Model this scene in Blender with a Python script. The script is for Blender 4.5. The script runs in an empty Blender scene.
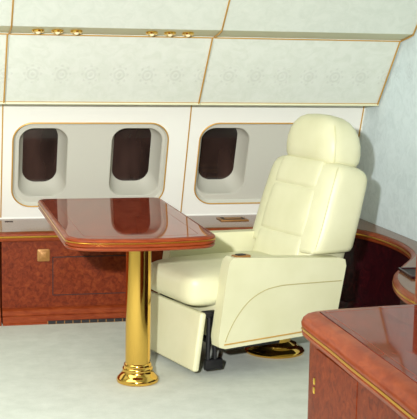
import bpy, bmesh, math, random
from mathutils import Vector, Matrix
random.seed(4)
S = bpy.context.scene
COL = S.collection
PI = math.pi

# ------------------------------------------------------------------ materials
def lin(c):
    return tuple(((v/255)/12.92 if v/255 <= .04045 else ((v/255+.055)/1.055)**2.4) for v in c) + (1,)

def mat(name, col, rough=.5, metal=0, coat=0, coat_rough=.03, spec=.5):
    m = bpy.data.materials.new(name); m.use_nodes = True
    b = m.node_tree.nodes['Principled BSDF']
    b.inputs['Base Color'].default_value = lin(col)
    b.inputs['Roughness'].default_value = rough
    b.inputs['Metallic'].default_value = metal
    b.inputs['Coat Weight'].default_value = coat
    b.inputs['Coat Roughness'].default_value = coat_rough
    b.inputs['Specular IOR Level'].default_value = spec
    return m

def nodes(m):
    nt = m.node_tree
    return nt, nt.nodes, nt.links, nt.nodes['Principled BSDF']

def noise_col(m, stops, scale=10, detail=4, stretch=(1, 1, 1), distortion=0, bump=0, bump_scale=None, rough=.5):
    nt, N, L, b = nodes(m)
    tc = N.new('ShaderNodeTexCoord'); mp = N.new('ShaderNodeMapping')
    mp.inputs['Scale'].default_value = stretch
    nz = N.new('ShaderNodeTexNoise'); nz.inputs['Scale'].default_value = scale
    nz.inputs['Detail'].default_value = detail; nz.inputs['Distortion'].default_value = distortion
    nz.inputs['Roughness'].default_value = rough
    cr = N.new('ShaderNodeValToRGB')
    els = cr.color_ramp.elements
    while len(els) < len(stops): els.new(.5)
    for e, (p, c) in zip(els, stops):
        e.position = p; e.color = lin(c)
    L.new(tc.outputs['Object'], mp.inputs['Vector']); L.new(mp.outputs['Vector'], nz.inputs['Vector'])
    L.new(nz.outputs['Fac'], cr.inputs['Fac']); L.new(cr.outputs['Color'], b.inputs['Base Color'])
    if bump:
        n2 = N.new('ShaderNodeTexNoise'); n2.inputs['Scale'].default_value = bump_scale or scale; n2.inputs['Detail'].default_value = 3
        L.new(tc.outputs['Object'], n2.inputs['Vector'])
        bp = N.new('ShaderNodeBump'); bp.inputs['Strength'].default_value = bump; bp.inputs['Distance'].default_value = .004
        L.new(n2.outputs['Fac'], bp.inputs['Height']); L.new(bp.outputs['Normal'], b.inputs['Normal'])
    return m

def fabric(name, base, dark, spacing, z0, axis, phase=0):
    """woven wallcovering with a row of faint embossed rosettes along one axis at height z0"""
    m = mat(name, base, .75, spec=.25)
    nt, N, L, b = nodes(m)
    tc = N.new('ShaderNodeTexCoord'); sp = N.new('ShaderNodeSeparateXYZ')
    L.new(tc.outputs['Object'], sp.inputs['Vector'])
    def mt(op, a, c=None):
        n = N.new('ShaderNodeMath'); n.operation = op
        for i, x in enumerate((a, c)):
            if x is None: continue
            if isinstance(x, (int, float)): n.inputs[i].default_value = x
            else: L.new(x, n.inputs[i])
        return n.outputs[0]
    u = mt('ADD', sp.outputs[axis], phase)
    u = mt('SUBTRACT', mt('FLOORED_MODULO', u, spacing), spacing/2)
    v = mt('SUBTRACT', sp.outputs['Z'], z0)
    r = mt('SQRT', mt('ADD', mt('MULTIPLY', u, u), mt('MULTIPLY', v, v)))
    th = mt('ARCTAN2', v, u)
    lim = mt('ADD', mt('MULTIPLY', mt('COSINE', mt('MULTIPLY', th, 8)), .012), .04)
    inside = mt('LESS_THAN', r, lim)
    ring = mt('MULTIPLY', mt('SINE', mt('MULTIPLY', r, 320)), .5)
    ros = mt('MULTIPLY', inside, mt('ADD', ring, .5))
    nz = N.new('ShaderNodeTexNoise'); nz.inputs['Scale'].default_value = 14; nz.inputs['Detail'].default_value = 6
    nz.inputs['Roughness'].default_value = .65; nz.inputs['Distortion'].default_value = 1.2
    L.new(tc.outputs['Object'], nz.inputs['Vector'])
    cr = N.new('ShaderNodeValToRGB'); cr.color_ramp.elements[0].position = .35; cr.color_ramp.elements[1].position = .6
    cr.color_ramp.elements[0].color = lin(dark); cr.color_ramp.elements[1].color = lin(base)
    L.new(nz.outputs['Fac'], cr.inputs['Fac'])
    mx = N.new('ShaderNodeMixRGB'); mx.inputs['Color2'].default_value = lin(tuple(c*.86 for c in base))
    L.new(mt('MULTIPLY', ros, .3), mx.inputs['Fac']); L.new(cr.outputs['Color'], mx.inputs['Color1'])
    L.new(mx.outputs['Color'], b.inputs['Base Color'])
    bp = N.new('ShaderNodeBump'); bp.inputs['Strength'].default_value = .25; bp.inputs['Distance'].default_value = .004
    L.new(mt('ADD', nz.outputs['Fac'], ros), bp.inputs['Height']); L.new(bp.outputs['Normal'], b.inputs['Normal'])
    return m

M = {}
M['sidewall'] = mat('sidewall_laminate', (236, 236, 226), .45, spec=.3)
M['bin'] = fabric('bin_fabric', (222, 227, 215), (214, 220, 206), .150, .155, 'X', .02)
M['upper'] = fabric('ceiling_fabric', (216, 222, 210), (208, 215, 202), .157, 1.9, 'X')
M['bulkhead'] = fabric('bulkhead_fabric', (228, 242, 244), (216, 231, 233), .17, 1.37, 'Y', .02)
M['band'] = mat('service_band', (214, 214, 178), .5)
M['plain'] = mat('plain_lining', (222, 222, 212), .7)
M['reveal'] = mat('window_lining', (190, 188, 174), .6)
M['surround'] = mat('window_surround', (196, 195, 181), .55)
M['glass'] = mat('dark_window_pane', (30, 22, 20), .12, coat=.4)
noise_col(M['glass'], [(.35, (30, 23, 22)), (.7, (62, 46, 42))], 5, 2, (1.5, 1, .25))
M['brass'] = mat('polished_brass', (238, 192, 96), .09, 1)
M['brass_satin'] = mat('satin_brass', (158, 112, 58), .45, .35)
M['gold_line'] = mat('gold_inlay', (206, 158, 64), .28, 1)
M['seam_gold'] = mat('seam_gold', (206, 160, 78), .4, .35)
M['bulb'] = mat('lamp_glass', (250, 236, 190), .2)
M['black'] = mat('black_metal', (16, 15, 17), .45)
M['dark'] = mat('dark_gap', (30, 15, 10), .7)
M['leather'] = mat('cream_leather', (228, 227, 190), .42, spec=.4)
noise_col(M['leather'], [(.3, (206, 204, 166)), (.7, (214, 212, 177))], 6, 3, bump=.08, bump_scale=320)
M['stitch'] = mat('leather_piping', (206, 203, 160), .5)
M['seam_line'] = mat('stitched_seam', (172, 162, 114), .6)
M['carpet'] = mat('pale_carpet', (196, 200, 186), .95, spec=.1)
noise_col(M['carpet'], [(.3, (194, 200, 188)), (.7, (212, 217, 206))], 9, 8, bump=.5, bump_scale=260, rough=.7)
M['burl'] = mat('burl_veneer', (130, 56, 30), .5, coat=.12, coat_rough=.08, spec=.12)
noise_col(M['burl'], [(.25, (76, 25, 7)), (.5, (110, 42, 15)), (.75, (136, 62, 26))], 38, 8, (1, 1, 1), .9, rough=.62)
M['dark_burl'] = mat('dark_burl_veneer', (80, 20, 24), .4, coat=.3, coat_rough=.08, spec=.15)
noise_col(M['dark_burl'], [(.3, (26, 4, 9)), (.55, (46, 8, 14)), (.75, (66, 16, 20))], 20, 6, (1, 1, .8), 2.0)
M['wood'] = mat('red_wood_edge', (176, 88, 46), .4, coat=.25, coat_rough=.05, spec=.12)
noise_col(M['wood'], [(.3, (116, 44, 18)), (.7, (142, 66, 32))], 14, 6, (1, 1, 4), 1.0)
M['table_top'] = mat('lacquered_table_veneer', (104, 36, 22), .035, spec=.5)
nodes(M['table_top'])[3].inputs['Specular Tint'].default_value = (1, .74, .56, 1); nodes(M['table_top'])[3].inputs['IOR'].default_value = 1.27
noise_col(M['table_top'], [(.3, (104, 34, 20)), (.7, (138, 56, 34))], 14, 5, (1, .4, 1), 1.5)
M['desk_top'] = mat('lacquered_desk_veneer', (112, 42, 28), .045, spec=.5)
nodes(M['desk_top'])[3].inputs['Specular Tint'].default_value = (1, .74, .58, 1); nodes(M['desk_top'])[3].inputs['IOR'].default_value = 1.22
noise_col(M['desk_top'], [(.3, (92, 26, 16)), (.7, (122, 44, 28))], 30, 5, (1, .3, 1), 1.5)

# ------------------------------------------------------------------ mesh helpers
def obj(name, bm, m, parent=None, smooth=True, angle=40):
    bmesh.ops.recalc_face_normals(bm, faces=bm.faces)
    me = bpy.data.meshes.new(name); bm.to_mesh(me); bm.free()
    me.materials.append(m)
    if smooth:
        me.polygons.foreach_set('use_smooth', [True]*len(me.polygons))
        try: me.set_sharp_from_angle(angle=math.radians(angle))
        except Exception: pass
    o = bpy.data.objects.new(name, me); COL.objects.link(o)
    if parent: o.parent = parent
    return o

def tag(o, label, cat, group=None):
    o['label'] = label; o['category'] = cat
    if group: o['group'] = group
    return o

def thing(name, label, cat, loc=(0, 0, 0), rz=0, group=None):
    o = bpy.data.objects.new(name, None); COL.objects.link(o)
    o.empty_display_size = .1; o.location = loc; o.rotation_euler = (0, 0, rz)
    return tag(o, label, cat, group)

def struct(o):
    o['kind'] = 'structure'; return o

def bevel(bm, w, seg=3, ang=.4):
    es = [e for e in bm.edges if len(e.link_faces) == 2 and e.calc_face_angle(0) > ang]
    if es: bmesh.ops.bevel(bm, geom=es, offset=w, segments=seg, profile=.5, affect='EDGES', clamp_overlap=True)

def add_box(bm, c, s, bev=0, seg=2, M4=None):
    b2 = bmesh.new(); bmesh.ops.create_cube(b2, size=1)
    for v in b2.verts: v.co = Vector((v.co.x*s[0], v.co.y*s[1], v.co.z*s[2]))
    if bev: bevel(b2, bev, seg)
    for v in b2.verts:
        v.co += Vector(c)
        if M4: v.co = M4 @ v.co
    merge(bm, b2)
    return bm

def merge(bm, b2):
    me = bpy.data.meshes.new('tmp'); b2.to_mesh(me); b2.free(); bm.from_mesh(me); bpy.data.meshes.remove(me)

def box(c, s, bev=0, seg=2): return add_box(bmesh.new(), c, s, bev, seg)
def box2(a, b, bev=0, seg=2):
    return box([(p+q)/2 for p, q in zip(a, b)], [abs(q-p) for p, q in zip(a, b)], bev, seg)

def rings(rows, cap0=True, cap1=True, bm=None):
    """loft closed rings of equal length"""
    bm = bm or bmesh.new()
    R = [[bm.verts.new(p) for p in r] for r in rows]
    n = len(R[0])
    for a, b in zip(R, R[1:]):
        for i in range(n):
            j = (i+1) % n
            bm.faces.new((a[i], a[j], b[j], b[i]))
    if cap0: bm.faces.new(list(reversed(R[0])))
    if cap1: bm.faces.new(R[-1])
    return bm

def lathe(prof, c=(0, 0, 0), n=48, cap=True, M4=None):
    rows = []
    for r, z in prof:
        rows.append([Vector((c[0]+r*math.cos(2*PI*i/n), c[1]+r*math.sin(2*PI*i/n), c[2]+z)) for i in range(n)])
    if M4: rows = [[M4 @ p for p in r] for r in rows]
    return rings(rows, cap, cap)

def tube(pts, r, n=8, closed=False, bm=None, flat=1):
    pts = [Vector(p) for p in pts]; m = len(pts); rows = []
    up0 = None
    for i, p in enumerate(pts):
        a = pts[i-1] if (i or closed) else pts[0]
        b = pts[(i+1) % m] if (i < m-1 or closed) else pts[-1]
        t = (b-a).normalized()
        if up0 is None:
            up = Vector((0, 0, 1)) if abs(t.z) < .9 else Vector((0, 1, 0))
        else: up = up0
        x = t.cross(up).normalized(); y = x.cross(t).normalized(); up0 = y
        rows.append([p + x*r*math.cos(2*PI*k/n) + y*r*flat*math.sin(2*PI*k/n) for k in range(n)])
    if closed:
        rows.append(rows[0])
        bm2 = rings(rows, False, False); bmesh.ops.remove_doubles(bm2, verts=bm2.verts, dist=1e-6)
    else: bm2 = rings(rows)
    if bm is not None: merge(bm, bm2); return bm
    return bm2

def rrect(x0, y0, x1, y1, r, n=8, bow=0):
    """rounded rectangle CCW; r may be a 4-tuple for corners (x0y0, x1y0, x1y1, x0y1)"""
    if not isinstance(r, (tuple, list)): r = (r,)*4
    P = []
    cs = [(x0+r[0], y0+r[0], r[0], PI), (x1-r[1], y0+r[1], r[1], 1.5*PI), (x1-r[2], y1-r[2], r[2], 0), (x0+r[3], y1-r[3], r[3], PI/2)]
    for k, (cx, cy, rr, a0) in enumerate(cs):
        for i in range(n+1):
            a = a0 + PI/2*i/n
            P.append((cx+rr*math.cos(a), cy+rr*math.sin(a)))
        if k == 0 and bow:
            xa, xb = P[-1][0], x1-r[1]
            for i in range(1, 12):
                t = i/12; P.append((xa+(xb-xa)*t, y0))
    if bow:
        xm, hw = (x0+x1)/2, (x1-x0)/2; ym = (y0+y1)/2
        P = [(x, y - bow*(1-((x-xm)/hw)**2)*(1 if y < ym else 0)) for x, y in P]
    return P

def offs(P, d, W=None):
    n = len(P); out = []
    for i in range(n):
        a, b, c = Vector(P[i-1]), Vector(P[i]), Vector(P[(i+1) % n])
        n1 = (b-a); n2 = (c-b)
        n1 = Vector((n1.y, -n1.x)).normalized() if n1.length > 1e-9 else None
        n2 = Vector((n2.y, -n2.x)).normalized() if n2.length > 1e-9 else n1
        if n1 is None: n1 = n2
        nn = n1+n2; nn = nn/ max(.3, nn.dot(n1)) if nn.length > 1e-6 else n1
        w = 1 if W is None else W[i]
        out.append((b.x+nn.x*d*w, b.y+nn.y*d*w))
    return out

def slab(P, prof, W=None, cap=True):
    """edge profile [(inward offset<0, z)] swept round a CCW outline"""
    return rings([[(x, y, z) for x, y in offs(P, d, W)] for d, z in prof], cap, cap)

def band(P, d, z, h, t=.004, W=None):
    prof = [(d-t, z-h/2), (d+t*.4, z-h/2), (d+t, z), (d+t*.4, z+h/2), (d-t, z+h/2)]
    return slab(P, prof, W, cap=False)

def spline(pts, k=8):
    out = []
    P = [Vector(p) for p in pts]
    for i in range(len(P)-1):
        a = P[max(0, i-1)]; b = P[i]; c = P[i+1]; d = P[min(len(P)-1, i+2)]
        for j in range(k):
            t = j/k
            out.append(tuple(.5*((2*b)+(c-a)*t+(2*a-5*b+4*c-d)*t*t+(3*b-a-3*c+d)*t**3)))
    out.append(tuple(P[-1]))
    return out

def sup(cx, cy, hx, hy, z, n=48, e=4.5, dx=0):
    r = []
    for i in range(n):
        a = 2*PI*i/n
        c, s = math.cos(a), math.sin(a)
        r.append((cx+hx*math.copysign(abs(c)**(2/e), c), cy+hy*math.copysign(abs(s)**(2/e), s), z))
    return r

# ------------------------------------------------------------------ setting
XL, XR = -2.5, 2.52
YF, YB = -1.2, 6.70
struct(obj('floor', box2((XL-.1, YF-.1, -.08), (XR+.1, YB+.2, 0)), M['carpet'], smooth=False))

P0 = Vector((0, 6.70, .505)); vd = Vector((0, -.25, .67)).normalized(); nd = Vector((0, vd.z, -vd.y))
def pw(u, v, d=0):       # a point on the inclined sidewall, d metres behind its face
    return P0 + Vector((1, 0, 0))*u + vd*v + nd*d

W1 = (.488, .068, 1.362, .588); W2 = (1.545, .068, 2.42, .588); RW = .11
def loop3(P, d): return [pw(u, v, d) for u, v in P]

bm = bmesh.new()
def loop_edges(bm, pts):
    vs = [bm.verts.new(p) for p in pts]
    return [bm.edges.new((vs[i], vs[(i+1) % len(vs)])) for i in range(len(vs))]
E = loop_edges(bm, [pw(XL, -.002), pw(XR, -.002), pw(XR, .78), pw(XL, .78)])
for w in (W1, W2): E += loop_edges(bm, loop3(rrect(*w, RW, 10), 0))
bmesh.ops.triangle_fill(bm, use_beauty=True, edges=E, normal=nd)
wall = struct(obj('wall_back', bm, M['sidewall'], smooth=False))
struct(obj('lower_panel', box2((XL, 6.70, 0), (XR, 6.76, .505)), M['sidewall'], wall, smooth=False))
# panel seams of the sidewall
for x in (-.617, .43, 1.477, 2.508):
    s = bmesh.new(); a = pw(x, 0); b = pw(x, .72)
    add_box(s, (0, 0, 0), (.007, .005, (b-a).length), M4=Matrix.Translation((a+b)/2) @ Vector((0, 0, 1)).rotation_difference(vd).to_matrix().to_4x4())
    struct(obj('panel_seam', s, M['seam_gold'], wall, smooth=False))

def window(idx, w, holes):
    out = rrect(*w, RW, 10)
    root = struct(obj('window_%d' % idx, tube(loop3(out, -.001), .0042, 8, True), M['seam_gold']))
    bm = bmesh.new()       # recessed surround with two porthole openings
    inner = offs(out, -.016)
    E = loop_edges(bm, loop3(inner, .022))
    hp = [rrect(*h, .085, 8) for h in holes]
    for h in hp: E += loop_edges(bm, loop3(h, .022))
    bmesh.ops.triangle_fill(bm, use_beauty=True, edges=E, normal=nd)
    obj('surround', bm, M['surround'], root, smooth=False)
    obj('frame', rings([loop3(out, 0), loop3(offs(out, -.005), .008), loop3(inner, .022)], False, False), M['surround'], root)
    for h, p in zip(holes, hp):
        u0, v0, u1, v1 = h; ins = .036
        g = rrect(u0+ins, v0+ins+.012, u1-ins-.014, v1-ins+.01, .074, 8)
        mid = [((a[0]*.35+b[0]*.65), (a[1]*.35+b[1]*.65)) for a, b in zip(p, g)]
        lip = offs(p, -.008)
        rv = obj('reveal', rings([loop3(p, .022), loop3(offs(p, -.004), .026), loop3([(a[0]*.9+b[0]*.1, a[1]*.9+b[1]*.1) for a, b in zip(p, g)], .04), loop3(mid, .115), loop3(g, .135)], False, False), M['reveal'], root)
        obj('pane', rings([loop3(offs(g, .004), .13), loop3(offs(g, .004), .14)], True, True), M['glass'], root, smooth=False)
    return root
window(1, W1, [(.522, .115, .797, .548), (1.040, .115, 1.335, .548)])
window(2, W2, [(1.556, .118, 1.85, .550), (2.10, .118, 2.39, .550)])

# bulkhead, other walls, ceiling
struct(obj('wall_right', box2((XR, YF, 0), (XR+.06, YB+.1, 2.15)), M['bulkhead'], smooth=False))
struct(obj('wall_left', box2((XL-.06, YF, 0), (XL, YB+.1, 2.15)), M['plain'], smooth=False))
struct(obj('wall_front', box2((XL, YF-.06, 0), (XR, YF, 2.15)), M['plain'], smooth=False))

def extr(prof, x0, x1):
    return rings([[(x0, y, z) for y, z in prof], [(x1, y, z) for y, z in prof]])
# ceiling lining above the bins: curved cove then flat
cove = [(5.800, 1.571), (5.655, 1.719), (5.52, 1.84), (5.3, 1.97), (5.0, 2.06), (4.6, 2.10), (YF, 2.10)]
back = [(y, z+.05) for y, z in reversed(cove)]; back[-1] = (5.86, 1.60)
ceil = struct(obj('ceiling', extr(cove+back, XL, XR), M['upper']))
bandp = [(5.955, 1.540), (5.900, 1.549), (5.800, 1.571), (5.86, 1.60), (5.98, 1.59)]
struct(obj('service_band', extr(bandp, XL, XR), M['band'], ceil, smooth=False))
for x in (-.617, .43, 1.477, 2.512):
    pts = [(x, y-.002, z-.002) for y, z in [(5.955, 1.538), (5.87, 1.553), (5.80, 1.569)] + cove[1:6]]
    struct(obj('panel_seam', tube(pts, .0045, 6), M['seam_gold'], ceil))

# overhead bins: three units seen side by side
bins = [(-.617, .43, 'left one, cut off by the picture edge above the sidewall, beside a gold seam', None),
        (.43, 1.477, None, None), (1.477, 2.515, None, None)]
labels = ['pale fabric overhead bin at the far left, mostly cut off by the picture edge',
          'pale overhead bin above the complete double window, between two gold seams',
          'pale overhead bin above the chair, its end against the bulkhead']
for (x0, x1, _, _), lb in zip(bins, labels):
    t = thing('overhead_bin', lb, 'overhead bin', ((x0+x1)/2, 6.25, 1.18), 0, 'overhead bins along the sidewall')
    cx = (x0+x1)/2
    def loc(P): return [(y-6.25, z-1.18) for y, z in P]
    body = loc([(6.245, 1.184), (5.955, 1.533), (5.98, 1.60), (6.40, 1.60), (6.435, 1.184)])
    obj('body', extr(body, x0-cx+.001, x1-cx-.001), M['bin'], t, smooth=False)
    lip = loc([(6.246, 1.170), (6.240, 1.173), (6.240, 1.184), (6.43, 1.184), (6.44, 1.170)])
    obj('bottom_lip', extr(lip, x0-cx+.001, x1-cx-.001), M['band'], t, smooth=False)
    g = bmesh.new()
    tube([(x0-cx+.002, 5.951-6.25, 1.5335-1.18), (x1-cx-.002, 5.951-6.25, 1.5335-1.18)], .0036, 6, bm=g)
    obj('top_trim', g, M['seam_gold'], t)
    obj('bottom_trim', tube([(x0-cx+.002, 6.2405-6.25, .0045), (x1-cx-.002, 6.2405-6.25, .0045)], .002, 6), M['seam_gold'], t)
    obj('end_trim', tube([(x1-cx-.009, 6.245-6.25, 1.176-1.18), (x1-cx-.009, 5.953-6.25, 1.533-1.18)], .0045, 6), M['seam_gold'], t)

# reading lights in the service band
na = Vector((0, -.19, -.98)).normalized()
rot = Vector((0, 0, 1)).rotation_difference(na).to_matrix().to_4x4()
which = ['leftmost of the left group of three', 'middle of the left group of three', 'rightmost of the left group of three',
         'leftmost of the right group of three', 'middle of the right group of three', 'rightmost of the right group of three']
for x, wch in zip((.564, .659, .753, 1.133, 1.226, 1.319), which):
    t = thing('reading_light', 'small round gold reading light, ' + wch + ' above the bins', 'light', (x, 5.87, 1.554), 0, 'gold reading lights above the bins')
    obj('bezel', lathe([(.030, -.001), (.031, .004), (.027, .010), (.020, .011), (.017, .004), (.012, .003)], n=28, M4=rot), M['brass'], t)
    obj('lens', lathe([(.014, .002), (.013, .012), (.008, .018), (.002, .020)], n=20, M4=rot), M['bulb'], t)

# ------------------------------------------------------------------ built-in credenza
S_pts = [(2.10, 6.205), (2.24, 6.17), (2.335, 6.06), (2.385, 5.90), (2.40, 5.70), (2.384, 5.50), (2.325, 5.28), (2.165, 5.03),
         (2.03, 4.80), (1.955, 4.56), (1.94, 4.33), (1.99, 4.08), (2.12, 3.90), (2.30, 3.80), (2.50, 3.78)]
curve = spline(S_pts, 5)
front = [(-2.49, 6.205), (.398, 6.205)] + curve
outl = front + [(2.512, 3.78), (2.512, 6.692), (-2.49, 6.692)]
Wt = [1]*len(front) + [0, 0, 0]; Wt[0] = 1
wt = thing('worktop', 'long polished wooden ledge under the windows, curving round in front of the bulkhead', 'worktop', (0, 0, 0))
obj('edge_moulding', slab(outl, [(-.03, .445), (-.006, .447), (0, .455), (0, .463), (-.004, .466), (-.004, .474), (0, .477), (-.002, .486), (-.012, .492), (-.025, .494)], Wt), M['wood'], wt)
M['ledge_top'] = mat('ledge_veneer', (138, 88, 52), .14, spec=.25)
nodes(M['ledge_top'])[3].inputs['Specular Tint'].default_value = (1, .86, .68, 1)
noise_col(M['ledge_top'], [(.3, (104, 62, 34)), (.7, (128, 82, 46))], 30, 4, (.3, 1, 1), 1)
obj('top_veneer', slab(outl, [(-.022, .490), (-.022, .4955), (-.030, .4965)], Wt), M['ledge_top'], wt, smooth=False)
obj('gold_inlay', band(front + [(2.512, 3.78), (2.512, 4.0), (2.45, 5.6), (2.45, 6.4), (-2.49, 6.4)], -.003, .470, .010, .0045, [1]*len(front)+[0]*5), M['gold_line'], wt)
lp = thing('ledge_latch', 'small rectangular brass latch plate set into the window ledge beside the chair back', 'latch', (1.745, 6.515, .4965))
obj('plate', box((0, 0, .003), (.165, .125, .006), .002), M['brass_satin'], lp)
obj('recess', box((0, 0, .0065), (.13, .075, .003)), M['dark'], lp)
obj('bar', box((0, .0, .009), (.10, .035, .004), .001), M['brass_satin'], lp)
sl = obj('slot', box((.468, 6.59, .4975), (.045, .022, .002)), M['dark'], wt)

# straight cabinet units under the ledge
def cabinet(x0, x1, label):
    t = thing('cabinet', label, 'cabinet', ((x0+x1)/2, 6.24, 0), 0, 'burl cabinets under the window ledge')
    w = x1-x0
    obj('body', box2((-w/2+.002, -.0, .0), (w/2-.002, .44, .444), .002), M['burl'], t, smooth=False)
    bm = bmesh.new()
    prof = [(.001, .0), (-.068, 0), (-.068, .008), (-.060, .012), (-.060, .036), (-.054, .043), (-.040, .047), (-.036, .052), (-.036, .066), (-.028, .074), (-.006, .080), (.001, .081)]
    bm = rings([[(-w/2+.002, y, z) for y, z in prof], [(w/2-.002, y, z) for y, z in prof]])
    obj('base_moulding', bm, M['wood'], t, angle=30)
    return t, w
c1, w1 = cabinet(-2.48, .397, 'burl wood cabinet at the extreme left edge, left of the thin vertical joint')
c2, w2 = cabinet(.401, 2.12, 'long burl wood cabinet under the ledge behind the table, with brass push latch')
cx = (.401+2.12)/2
# access panel with thin dark joint
x0, x1, z0, z1 = .675-cx, 1.135-cx, .145, .352
p = obj('access_panel', box2((x0, -.004, z0), (x1, .002, z1), .001), M['burl'], c2, smooth=False)
g = bmesh.new()
for a, b in [((x0, z0), (x1, z0)), ((x1, z0), (x1, z1)), ((x1, z1), (x0, z1)), ((x0, z1), (x0, z0))]:
    add_box(g, ((a[0]+b[0])/2, -.002, (a[1]+b[1])/2), (abs(b[0]-a[0])+.004, .006, abs(b[1]-a[1])+.004))
obj('panel_joint', g, M['dark'], c2, smooth=False)
la = obj('push_latch', rings([[(x, -.001, z) for x, z in rrect(.625-cx-.034, .331, .625-cx+.034, .399, .008, 4)],
                              [(x, -.008, z) for x, z in rrect(.625-cx-.033, .332, .625-cx+.033, .398, .008, 4)],
                              [(x, -.010, z) for x, z in rrect(.625-cx-.029, .336, .625-cx+.029, .394, .006, 4)]]), M['brass_satin'], c2)
la['label'] = 'square brass push latch'
obj('latch_button', rings([[(x, y, z) for x, z in rrect(.625-cx-r, .365-r, .625-cx+r, .365+r, .004, 4)] for r, y in ((.018, -.009), (.018, -.014), (.013, -.016))]), M['brass_satin'], la)
v = bmesh.new(); x = .64
vg = bmesh.new(); add_box(vg, ((.64+1.36)/2-cx, -.066, .009), (.72, .010, .018))
vgo = obj('vent_grille', vg, M['black'], c2, smooth=False)
b2 = bmesh.new()
for i in range(17): add_box(b2, (.64-cx+.72*i/16, -.072, .009), (.004, .003, .017))
add_box(b2, (1.0-cx, -.072, .0005), (.72, .003, .001)); 
obj('grille_bars', b2, M['brass_satin'], vgo, smooth=False)

# curved cabinet along the bulkhead
cc = [p for p in curve]
out2 = [(2.128, 6.205)] + [p for p in curve if not (p[1] > 6.19 and p[0] < 2.13)] + [(2.512, 3.78), (2.512, 6.68), (2.128, 6.68)]
W2w = [1]*(len(out2)-3)+[0, 0, 0]
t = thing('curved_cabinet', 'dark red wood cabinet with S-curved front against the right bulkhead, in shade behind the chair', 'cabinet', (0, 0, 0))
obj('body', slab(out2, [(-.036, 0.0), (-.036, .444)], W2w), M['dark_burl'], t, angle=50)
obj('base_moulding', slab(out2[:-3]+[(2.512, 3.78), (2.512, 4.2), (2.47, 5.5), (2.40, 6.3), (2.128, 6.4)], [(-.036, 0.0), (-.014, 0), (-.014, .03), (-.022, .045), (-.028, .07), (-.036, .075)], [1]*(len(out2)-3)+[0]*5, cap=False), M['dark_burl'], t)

# small rectangular tray on the bulge
t = thing('tray', 'small dark wooden rectangular tray set on the bulge of the curved ledge', 'tray', (2.165, 4.80, .4965), -.1)
obj('tray_base', box((0, 0, .003), (.145, .20, .006)), M['dark'], t, smooth=False)
r = bmesh.new()
for c, s in [((-.072, 0), (.01, .21)), ((.072, 0), (.01, .21)), ((0, -.10), (.152, .01)), ((0, .10), (.152, .01))]:
    add_box(r, (c[0], c[1], .006), (s[0], s[1], .012), .002)
obj('rim', r, M['dark_burl'], t)

# ------------------------------------------------------------------ foreground desk
D = [(2.15, 1.5), (2.15, 3.42), (1.70, 3.417)] + spline([(1.53, 3.412), (1.36, 3.398), (1.25, 3.385), (1.18, 3.374), (1.135, 3.356), (1.112, 3.318), (1.107, 3.20), (1.106, 3.05), (1.100, 2.85), (1.097, 2.63), (1.092, 2.45)], 4) + [(1.088, 2.0), (1.088, 1.5)]
dk = thing('desk', 'polished red wood desk with rounded gold-lined edge in the right foreground', 'desk', (1.62, 2.45, 0))
Dl = [(x-1.62, y-2.45) for x, y in D]
obj('body', slab(Dl, [(-.028, 0), (-.028, .628)]), M['burl'], dk, angle=50)
obj('desktop', slab(Dl, [(-.06, .622), (-.014, .624), (-.004, .630), (-.002, .640), (-.006, .643), (-.006, .655), (-.001, .658), (0, .668), (-.006, .682), (-.018, .692), (-.034, .698), (-.056, .700)]), M['wood'], dk)
obj('gold_inlay', band(Dl, -.005, .649, .008, .005), M['gold_line'], dk)
obj('top_veneer', slab(Dl, [(-.054, .696), (-.054, .7005), (-.056, .7010)]), M['desk_top'], dk, smooth=False)
iv = offs(Dl, -.075)
obj('inlay_line', slab(offs(Dl, -.0765), [(-.0008, .7009), (-.0008, .7013), (.0008, .7013), (.0008, .7009)], cap=False), M['wood'], dk)
dd = obj('door', box2((1.127-1.62, 2.88-2.45, .06), (1.170-1.62, 3.22-2.45, .610), .001), M['burl'], dk, smooth=False)
h = bmesh.new()
for z in (.508, .480): merge(h, lathe([(.002, -.010), (.0065, -.010), (.0075, 0), (.0065, .010), (.002, .010)], (1.133-1.62, 3.235-2.45, z), 14))
hg = obj('hinge', h, M['brass'], dd); hg['label'] = 'small brass hinge knuckles'
up = obj('divider', box2((1.503, 3.335, .7012), (1.74, 3.378, .862), .006, 2), M['wood'])
tag(up, 'upright orange-brown wooden panel on the desk at the right picture edge', 'divider')

# ------------------------------------------------------------------ table
TX, TY = .922, 5.03
T = rrect(.556, 4.625, 1.184, 5.868, (.085, .07, .05, .05), 8, bow=.05)
Tl = [(x-TX, y-TY) for x, y in T]
tb = thing('table', 'polished red wood table with gold-lined edge on a single brass column', 'table', (TX, TY, 0))
obj('tabletop', slab(Tl, [(-.05, .669), (-.016, .670), (-.006, .672), (-.002, .678), (-.006, .683), (-.006, .688), (-.001, .690), (0, .694), (-.004, .698), (-.004, .708), (-.001, .710), (-.004, .716), (-.012, .7195), (-.02, .720)]), M['wood'], tb)
gi = obj('gold_inlay', band(Tl, -.0035, .703, .006, .005), M['gold_line'], tb)
obj('lower_gold_inlay', band(Tl, -.0065, .6855, .003, .004), M['gold_line'], tb)
obj('top_veneer', slab(Tl, [(-.018, .716), (-.018, .7205), (-.020, .721)]), M['table_top'], tb, smooth=False)
obj('inlay_line', slab(offs(Tl, -.075), [(-.001, .7209), (-.001, .7213), (.001, .7213), (.001, .7209)], cap=False), M['wood'], tb)
col = obj('column', lathe([(.05, .085), (.056, .085), (.056, .657), (.075, .662), (.085, .669)], n=64), M['brass'], tb)
obj('column_base', lathe([(.085, 0), (.093, .004), (.095, .014), (.091, .024), (.081, .034), (.073, .044), (.068, .054), (.069, .060), (.067, .068), (.062, .072), (.062, .082), (.058, .088), (.055, .09)], n=64), M['brass'], tb)

# ------------------------------------------------------------------ chair
ch = thing('armchair', 'cream leather swivel armchair with headrest and footrest, beside the table', 'chair', (1.68, 5.42, 0), math.radians(196))
LE = M['leather']
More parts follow.
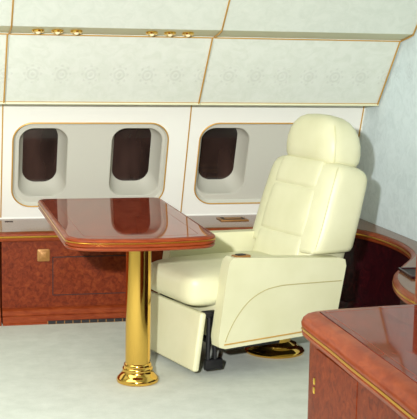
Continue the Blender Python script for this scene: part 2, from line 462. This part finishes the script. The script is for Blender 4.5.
# pedestal
pd = obj('pedestal', lathe([(.13, 0), (.146, .003), (.148, .012), (.140, .022), (.120, .028), (.112, .034), (.108, .046), (.085, .056), (.078, .062), (.078, .135)], n=64), M['brass'], ch)
obj('swivel_plate', box((.0, 0, .142), (.30, .30, .03), .006), M['black'], ch)
# seat base between the arms
obj('seat_base', box2((-.16, -.24, .158), (.47, .24, .33), .015), LE, ch)
def soft(c, s, bev, seg=5, bulge=0):
    bm = bmesh.new(); bmesh.ops.create_cube(bm, size=1)
    bmesh.ops.subdivide_edges(bm, edges=bm.edges, cuts=7, use_grid_fill=True)
    for v in bm.verts: v.co = Vector((v.co.x*s[0], v.co.y*s[1], v.co.z*s[2]))
    hx, hy, hz = (q/2 for q in s)
    for v in bm.verts:
        p = v.co; q = Vector((max(-hx+bev, min(hx-bev, p.x)), max(-hy+bev, min(hy-bev, p.y)), max(-hz+bev, min(hz-bev, p.z))))
        d = p-q
        if d.length > 1e-6: v.co = q+d.normalized()*bev
        if bulge:
            fx, fy, fz = 1-(p.x/hx)**2, 1-(p.y/hy)**2, 1-(p.z/hz)**2
            v.co += Vector((math.copysign(bulge*max(0, fy*fz), p.x) if abs(p.x) > hx*.99 else 0,
                            math.copysign(bulge*max(0, fx*fz), p.y) if abs(p.y) > hy*.99 else 0,
                            math.copysign(bulge*max(0, fx*fy), p.z) if abs(p.z) > hz*.99 else 0))
    for v in bm.verts: v.co += Vector(c)
    return bm
def subsurf(o, lv=1):
    md = o.modifiers.new('sub', 'SUBSURF'); md.levels = lv; md.render_levels = lv; return o
cush = subsurf(obj('seat_cushion', soft((.262, 0, .396), (.70, .478, .168), .055, bulge=.014), LE, ch, angle=180))
# footrest, hanging under the front of the cushion
fr = bmesh.new()
add_box(fr, (0, 0, 0), (.032, .53, .272), .012, 4, Matrix.Translation((.566, -.012, .166)) @ Matrix.Rotation(math.radians(-7.5), 4, 'Y'))
obj('footrest', fr, LE, ch)
for y in (-.2, .215):
    mech = bmesh.new()
    for a, b in [((.500, .30), (.505, .05)), ((.480, .30), (.465, .04))]:
        tube([(a[0], y, a[1]), (b[0], y, b[1])], .011, 8, bm=mech)
    add_box(mech, (.475, y, .048), (.09, .03, .05), .006)
    add_box(mech, (.50, y, .285), (.07, .03, .03), .004)
    obj('footrest_strut', mech, M['black'], ch)
# arms
def arm(y0, y1, up=0):
    prof = [(.470, .140), (.500, .150), (.505, .190), (.462, .500), (.452, .537), (.432, .555+up*.25), (.40, .553+up*.5), (-.15, .513+up), (-.183, .502+up), (-.190, .47+up), (-.135, .185), (-.118, .160)]
    bm = rings([[(x, y0, z) for x, z in prof], [(x, y1, z) for x, z in prof]])
    bevel(bm, .016, 3, .9)
    return bm
for s, (y0, y1) in ((1, (.243, .312)), (-1, (-.312, -.243))):
    a = obj('armrest', arm(y0, y1, 0 if s > 0 else .05), LE, ch, angle=35)
    ys = s*.3125
    sp = spline([(.470, .172), (.452, .215), (.420, .270), (.375, .325), (.325, .365), (.265, .392), (.20, .404), (.12, .407), (-.165, .401)], 6)
    obj('curved_seam', tube([(x, ys, z) for x, z in sp], .0024, 6), M['seam_line'], a)
    tr = obj('trim_strip', tube([(x, ys, z) for x, z in [(.475, .160), (.2, .170), (-.10, .181)]], .0035, 6), M['seam_gold'], a)
    tr['label'] = 'thin brown trim strip along the bottom'
# lower skirt under panels, dark
obj('skirt', box2((.16, -.29, .128), (.47, .29, .150), .004), M['black'], ch)
sw = obj('seat_control', box((.375, .277, .5535), (.078, .046, .012), .003), M['brass_satin'], ch)
obj('control_button', box((.378, .277, .560), (.040, .034, .006), .002), M['black'], sw)
sw['label'] = 'small brass control plate on the armrest'

# backrest: loft of rounded-rectangle slices along the recline
def fx(z): return .012 - (z-.50)*.345            # front face
def bx(z): return -.272 - (z-.50)*.235             # rear face
rows = []
for z, hy, ins, e in [(.34, .20, .05, 3), (.345, .228, .02, 4), (.38, .236, 0, 5), (.515, .236, 0, 5), (.525, .250, .008, 4), (.532, .285, .004, 5), (.55, .292, 0, 5), (.62, .294, 0, 5), (.72, .292, 0, 5), (.80, .287, 0, 5),
                      (.86, .284, .001, 5), (.90, .280, .005, 5), (.925, .272, .012, 4.6), (.940, .258, .024, 4.2), (.950, .23, .042, 3.8), (.954, .14, .075, 3)]:
    f, b = fx(z)-ins, bx(z)+ins
    w = .012 if z > .53 else 0
    rows.append(sup((f+b)/2, -w, (f-b)/2, hy+w, z, 64, e))
def lean(rows, k, z0, z1, x0):     # the top slopes back square to the recline
    out = []
    for r in rows:
        w = max(0, min(1, (r[0][2]-z0)/(z1-z0))); out.append([(x, y, z + (x-x0)*k*w) for x, y, z in r])
    return out
bk = obj('backrest', rings(lean(rows, .26, .62, .93, -.20)), LE, ch, angle=70)
# centre cushion with two cross seams
rows = []
zs = [(.40, .05)]; 
K = [(.40, .02, .15), (.405, .006, .165), (.43, 0, .172), (.50, 0, .172), (.575, 0, .170), (.592, .006, .169), (.597, .013, .169), (.602, .006, .169), (.62, 0, .168), (.70, -.002, .166), (.785, 0, .162), (.805, .006, .160), (.81, .013, .160), (.815, .006, .160), (.835, 0, .158), (.90, .002, .155), (.935, .006, .15), (.946, .02, .14), (.951, .04, .12)]
for z, ins, hy in K:
    f = fx(z)+.008-ins*.75; b = fx(z)-.05
    rows.append(sup((f+b)/2, -.010, (f-b)/2, hy+.022, z, 48, 5))
obj('back_cushion', rings(lean(rows, .26, .62, .93, -.20)), LE, ch, angle=60)
for s in (1, -1):
    pts = []
    for z, hy in [(.55, .292), (.62, .294), (.72, .292), (.80, .287), (.86, .284), (.90, .280)]:
        h = (fx(z)-bx(z))/2; k = .93
        pts.append(((fx(z)+bx(z))/2 + h*(1-k**5)**.2 + .0005, s*hy*k, z))
    pts.append((pts[-1][0]-.020, pts[-1][1]-s*.012, .925))
    pts = [(x, y, z+(x+.20)*.26*max(0, min(1, (z-.62)/.31))) for x, y, z in pts]
    obj('piping', tube(spline(pts, 4), .0028, 6), M['stitch'], bk)
# headrest
rows = []
HR = [(.928, .055, .15, -.250), (.930, .084, .180, -.250), (.938, .104, .198, -.250), (.962, .117, .207, -.252), (1.00, .121, .209, -.255), (1.045, .120, .204, -.258), (1.085, .112, .192, -.260), (1.12, .098, .172, -.261), (1.147, .078, .144, -.261), (1.165, .052, .106, -.260), (1.173, .022, .05, -.259)]
for z, hx, hy, cx_ in HR:
    rows.append(sup(cx_, 0, hx, hy, z, 64, 3.4))
hd = obj('headrest', rings(lean([[(x, y*1.03, z+.001) for x, y, z in r] for r in rows], .17, .5, .6, -.22)), LE, ch, angle=180)
for s in (1,):
    pts = [(cx_+hx*.62, s*hy*.955, z) for z, hx, hy, cx_ in HR[2:8]]
    pts = [(x, y*1.03, z+.001+(x+.22)*.17) for x, y, z in pts]
    obj('piping', tube(spline(pts, 3), .003, 6), M['stitch'], hd)
obj('headrest_post', box((-.225, 0, .945), (.03, .20, .05), .004), M['brass_satin'], ch)

# ------------------------------------------------------------------ light
def area(name, loc, size, energy, col, target=None, spread=None):
    d = bpy.data.lights.new(name, 'AREA'); d.shape = 'RECTANGLE'; d.size, d.size_y = size; d.energy = energy; d.color = col
    o = bpy.data.objects.new(name, d); COL.objects.link(o); o.location = loc
    if target is not None:
        o.rotation_euler = (Vector(target)-Vector(loc)).to_track_quat('-Z', 'Y').to_euler()
    return o
d = bpy.data.lights.new('camera_flash', 'SPOT'); d.energy = 1500; d.color = (1, 1, 1); d.shadow_soft_size = .05
d.spot_size = math.radians(64); d.spot_blend = 1
o = bpy.data.objects.new('camera_flash', d); COL.objects.link(o); o.location = (-.42, .15, 1.80)
o.rotation_euler = (Vector((.85, 6.2, .95))-o.location).to_track_quat('-Z', 'Y').to_euler()
area('ceiling_fill', (-1.0, 3.9, 2.06), (2.6, 1.6), 40, (1, .985, .95))  # added fill, no visible fixture; set left to brighten the bulkhead
area('ceiling_fill', (.6, 1.4, 2.06), (2.6, 1.2), 18, (1, .985, .95))  # second added fill, unseen overhead, evens out the flash falloff
w = bpy.data.worlds.new('World'); S.world = w; w.use_nodes = True
w.node_tree.nodes['Background'].inputs[0].default_value = (.9, .92, 1, 1)
w.node_tree.nodes['Background'].inputs[1].default_value = .15

# ------------------------------------------------------------------ camera
cam = bpy.data.cameras.new('Camera'); co = bpy.data.objects.new('Camera', cam); COL.objects.link(co)
cam.sensor_width = 36; cam.sensor_fit = 'HORIZONTAL'; cam.lens = 1175/417*36 if False else 1175*36/419
cam.sensor_fit = 'AUTO'; cam.clip_start = .05
co.matrix_world = Matrix.Translation((0, 0, 1.5)) @ (Matrix.Rotation(-math.radians(13.8), 3, 'Z') @ Matrix.Rotation(PI/2-math.radians(8.0), 3, 'X') @ Matrix.Rotation(math.radians(1.0), 3, 'Z')).to_4x4()
S.camera = co
S.view_settings.view_transform = 'Standard'; S.view_settings.look = 'None'
S.view_settings.gamma = 1; S.view_settings.use_curve_mapping = False
S.view_settings.exposure = 0
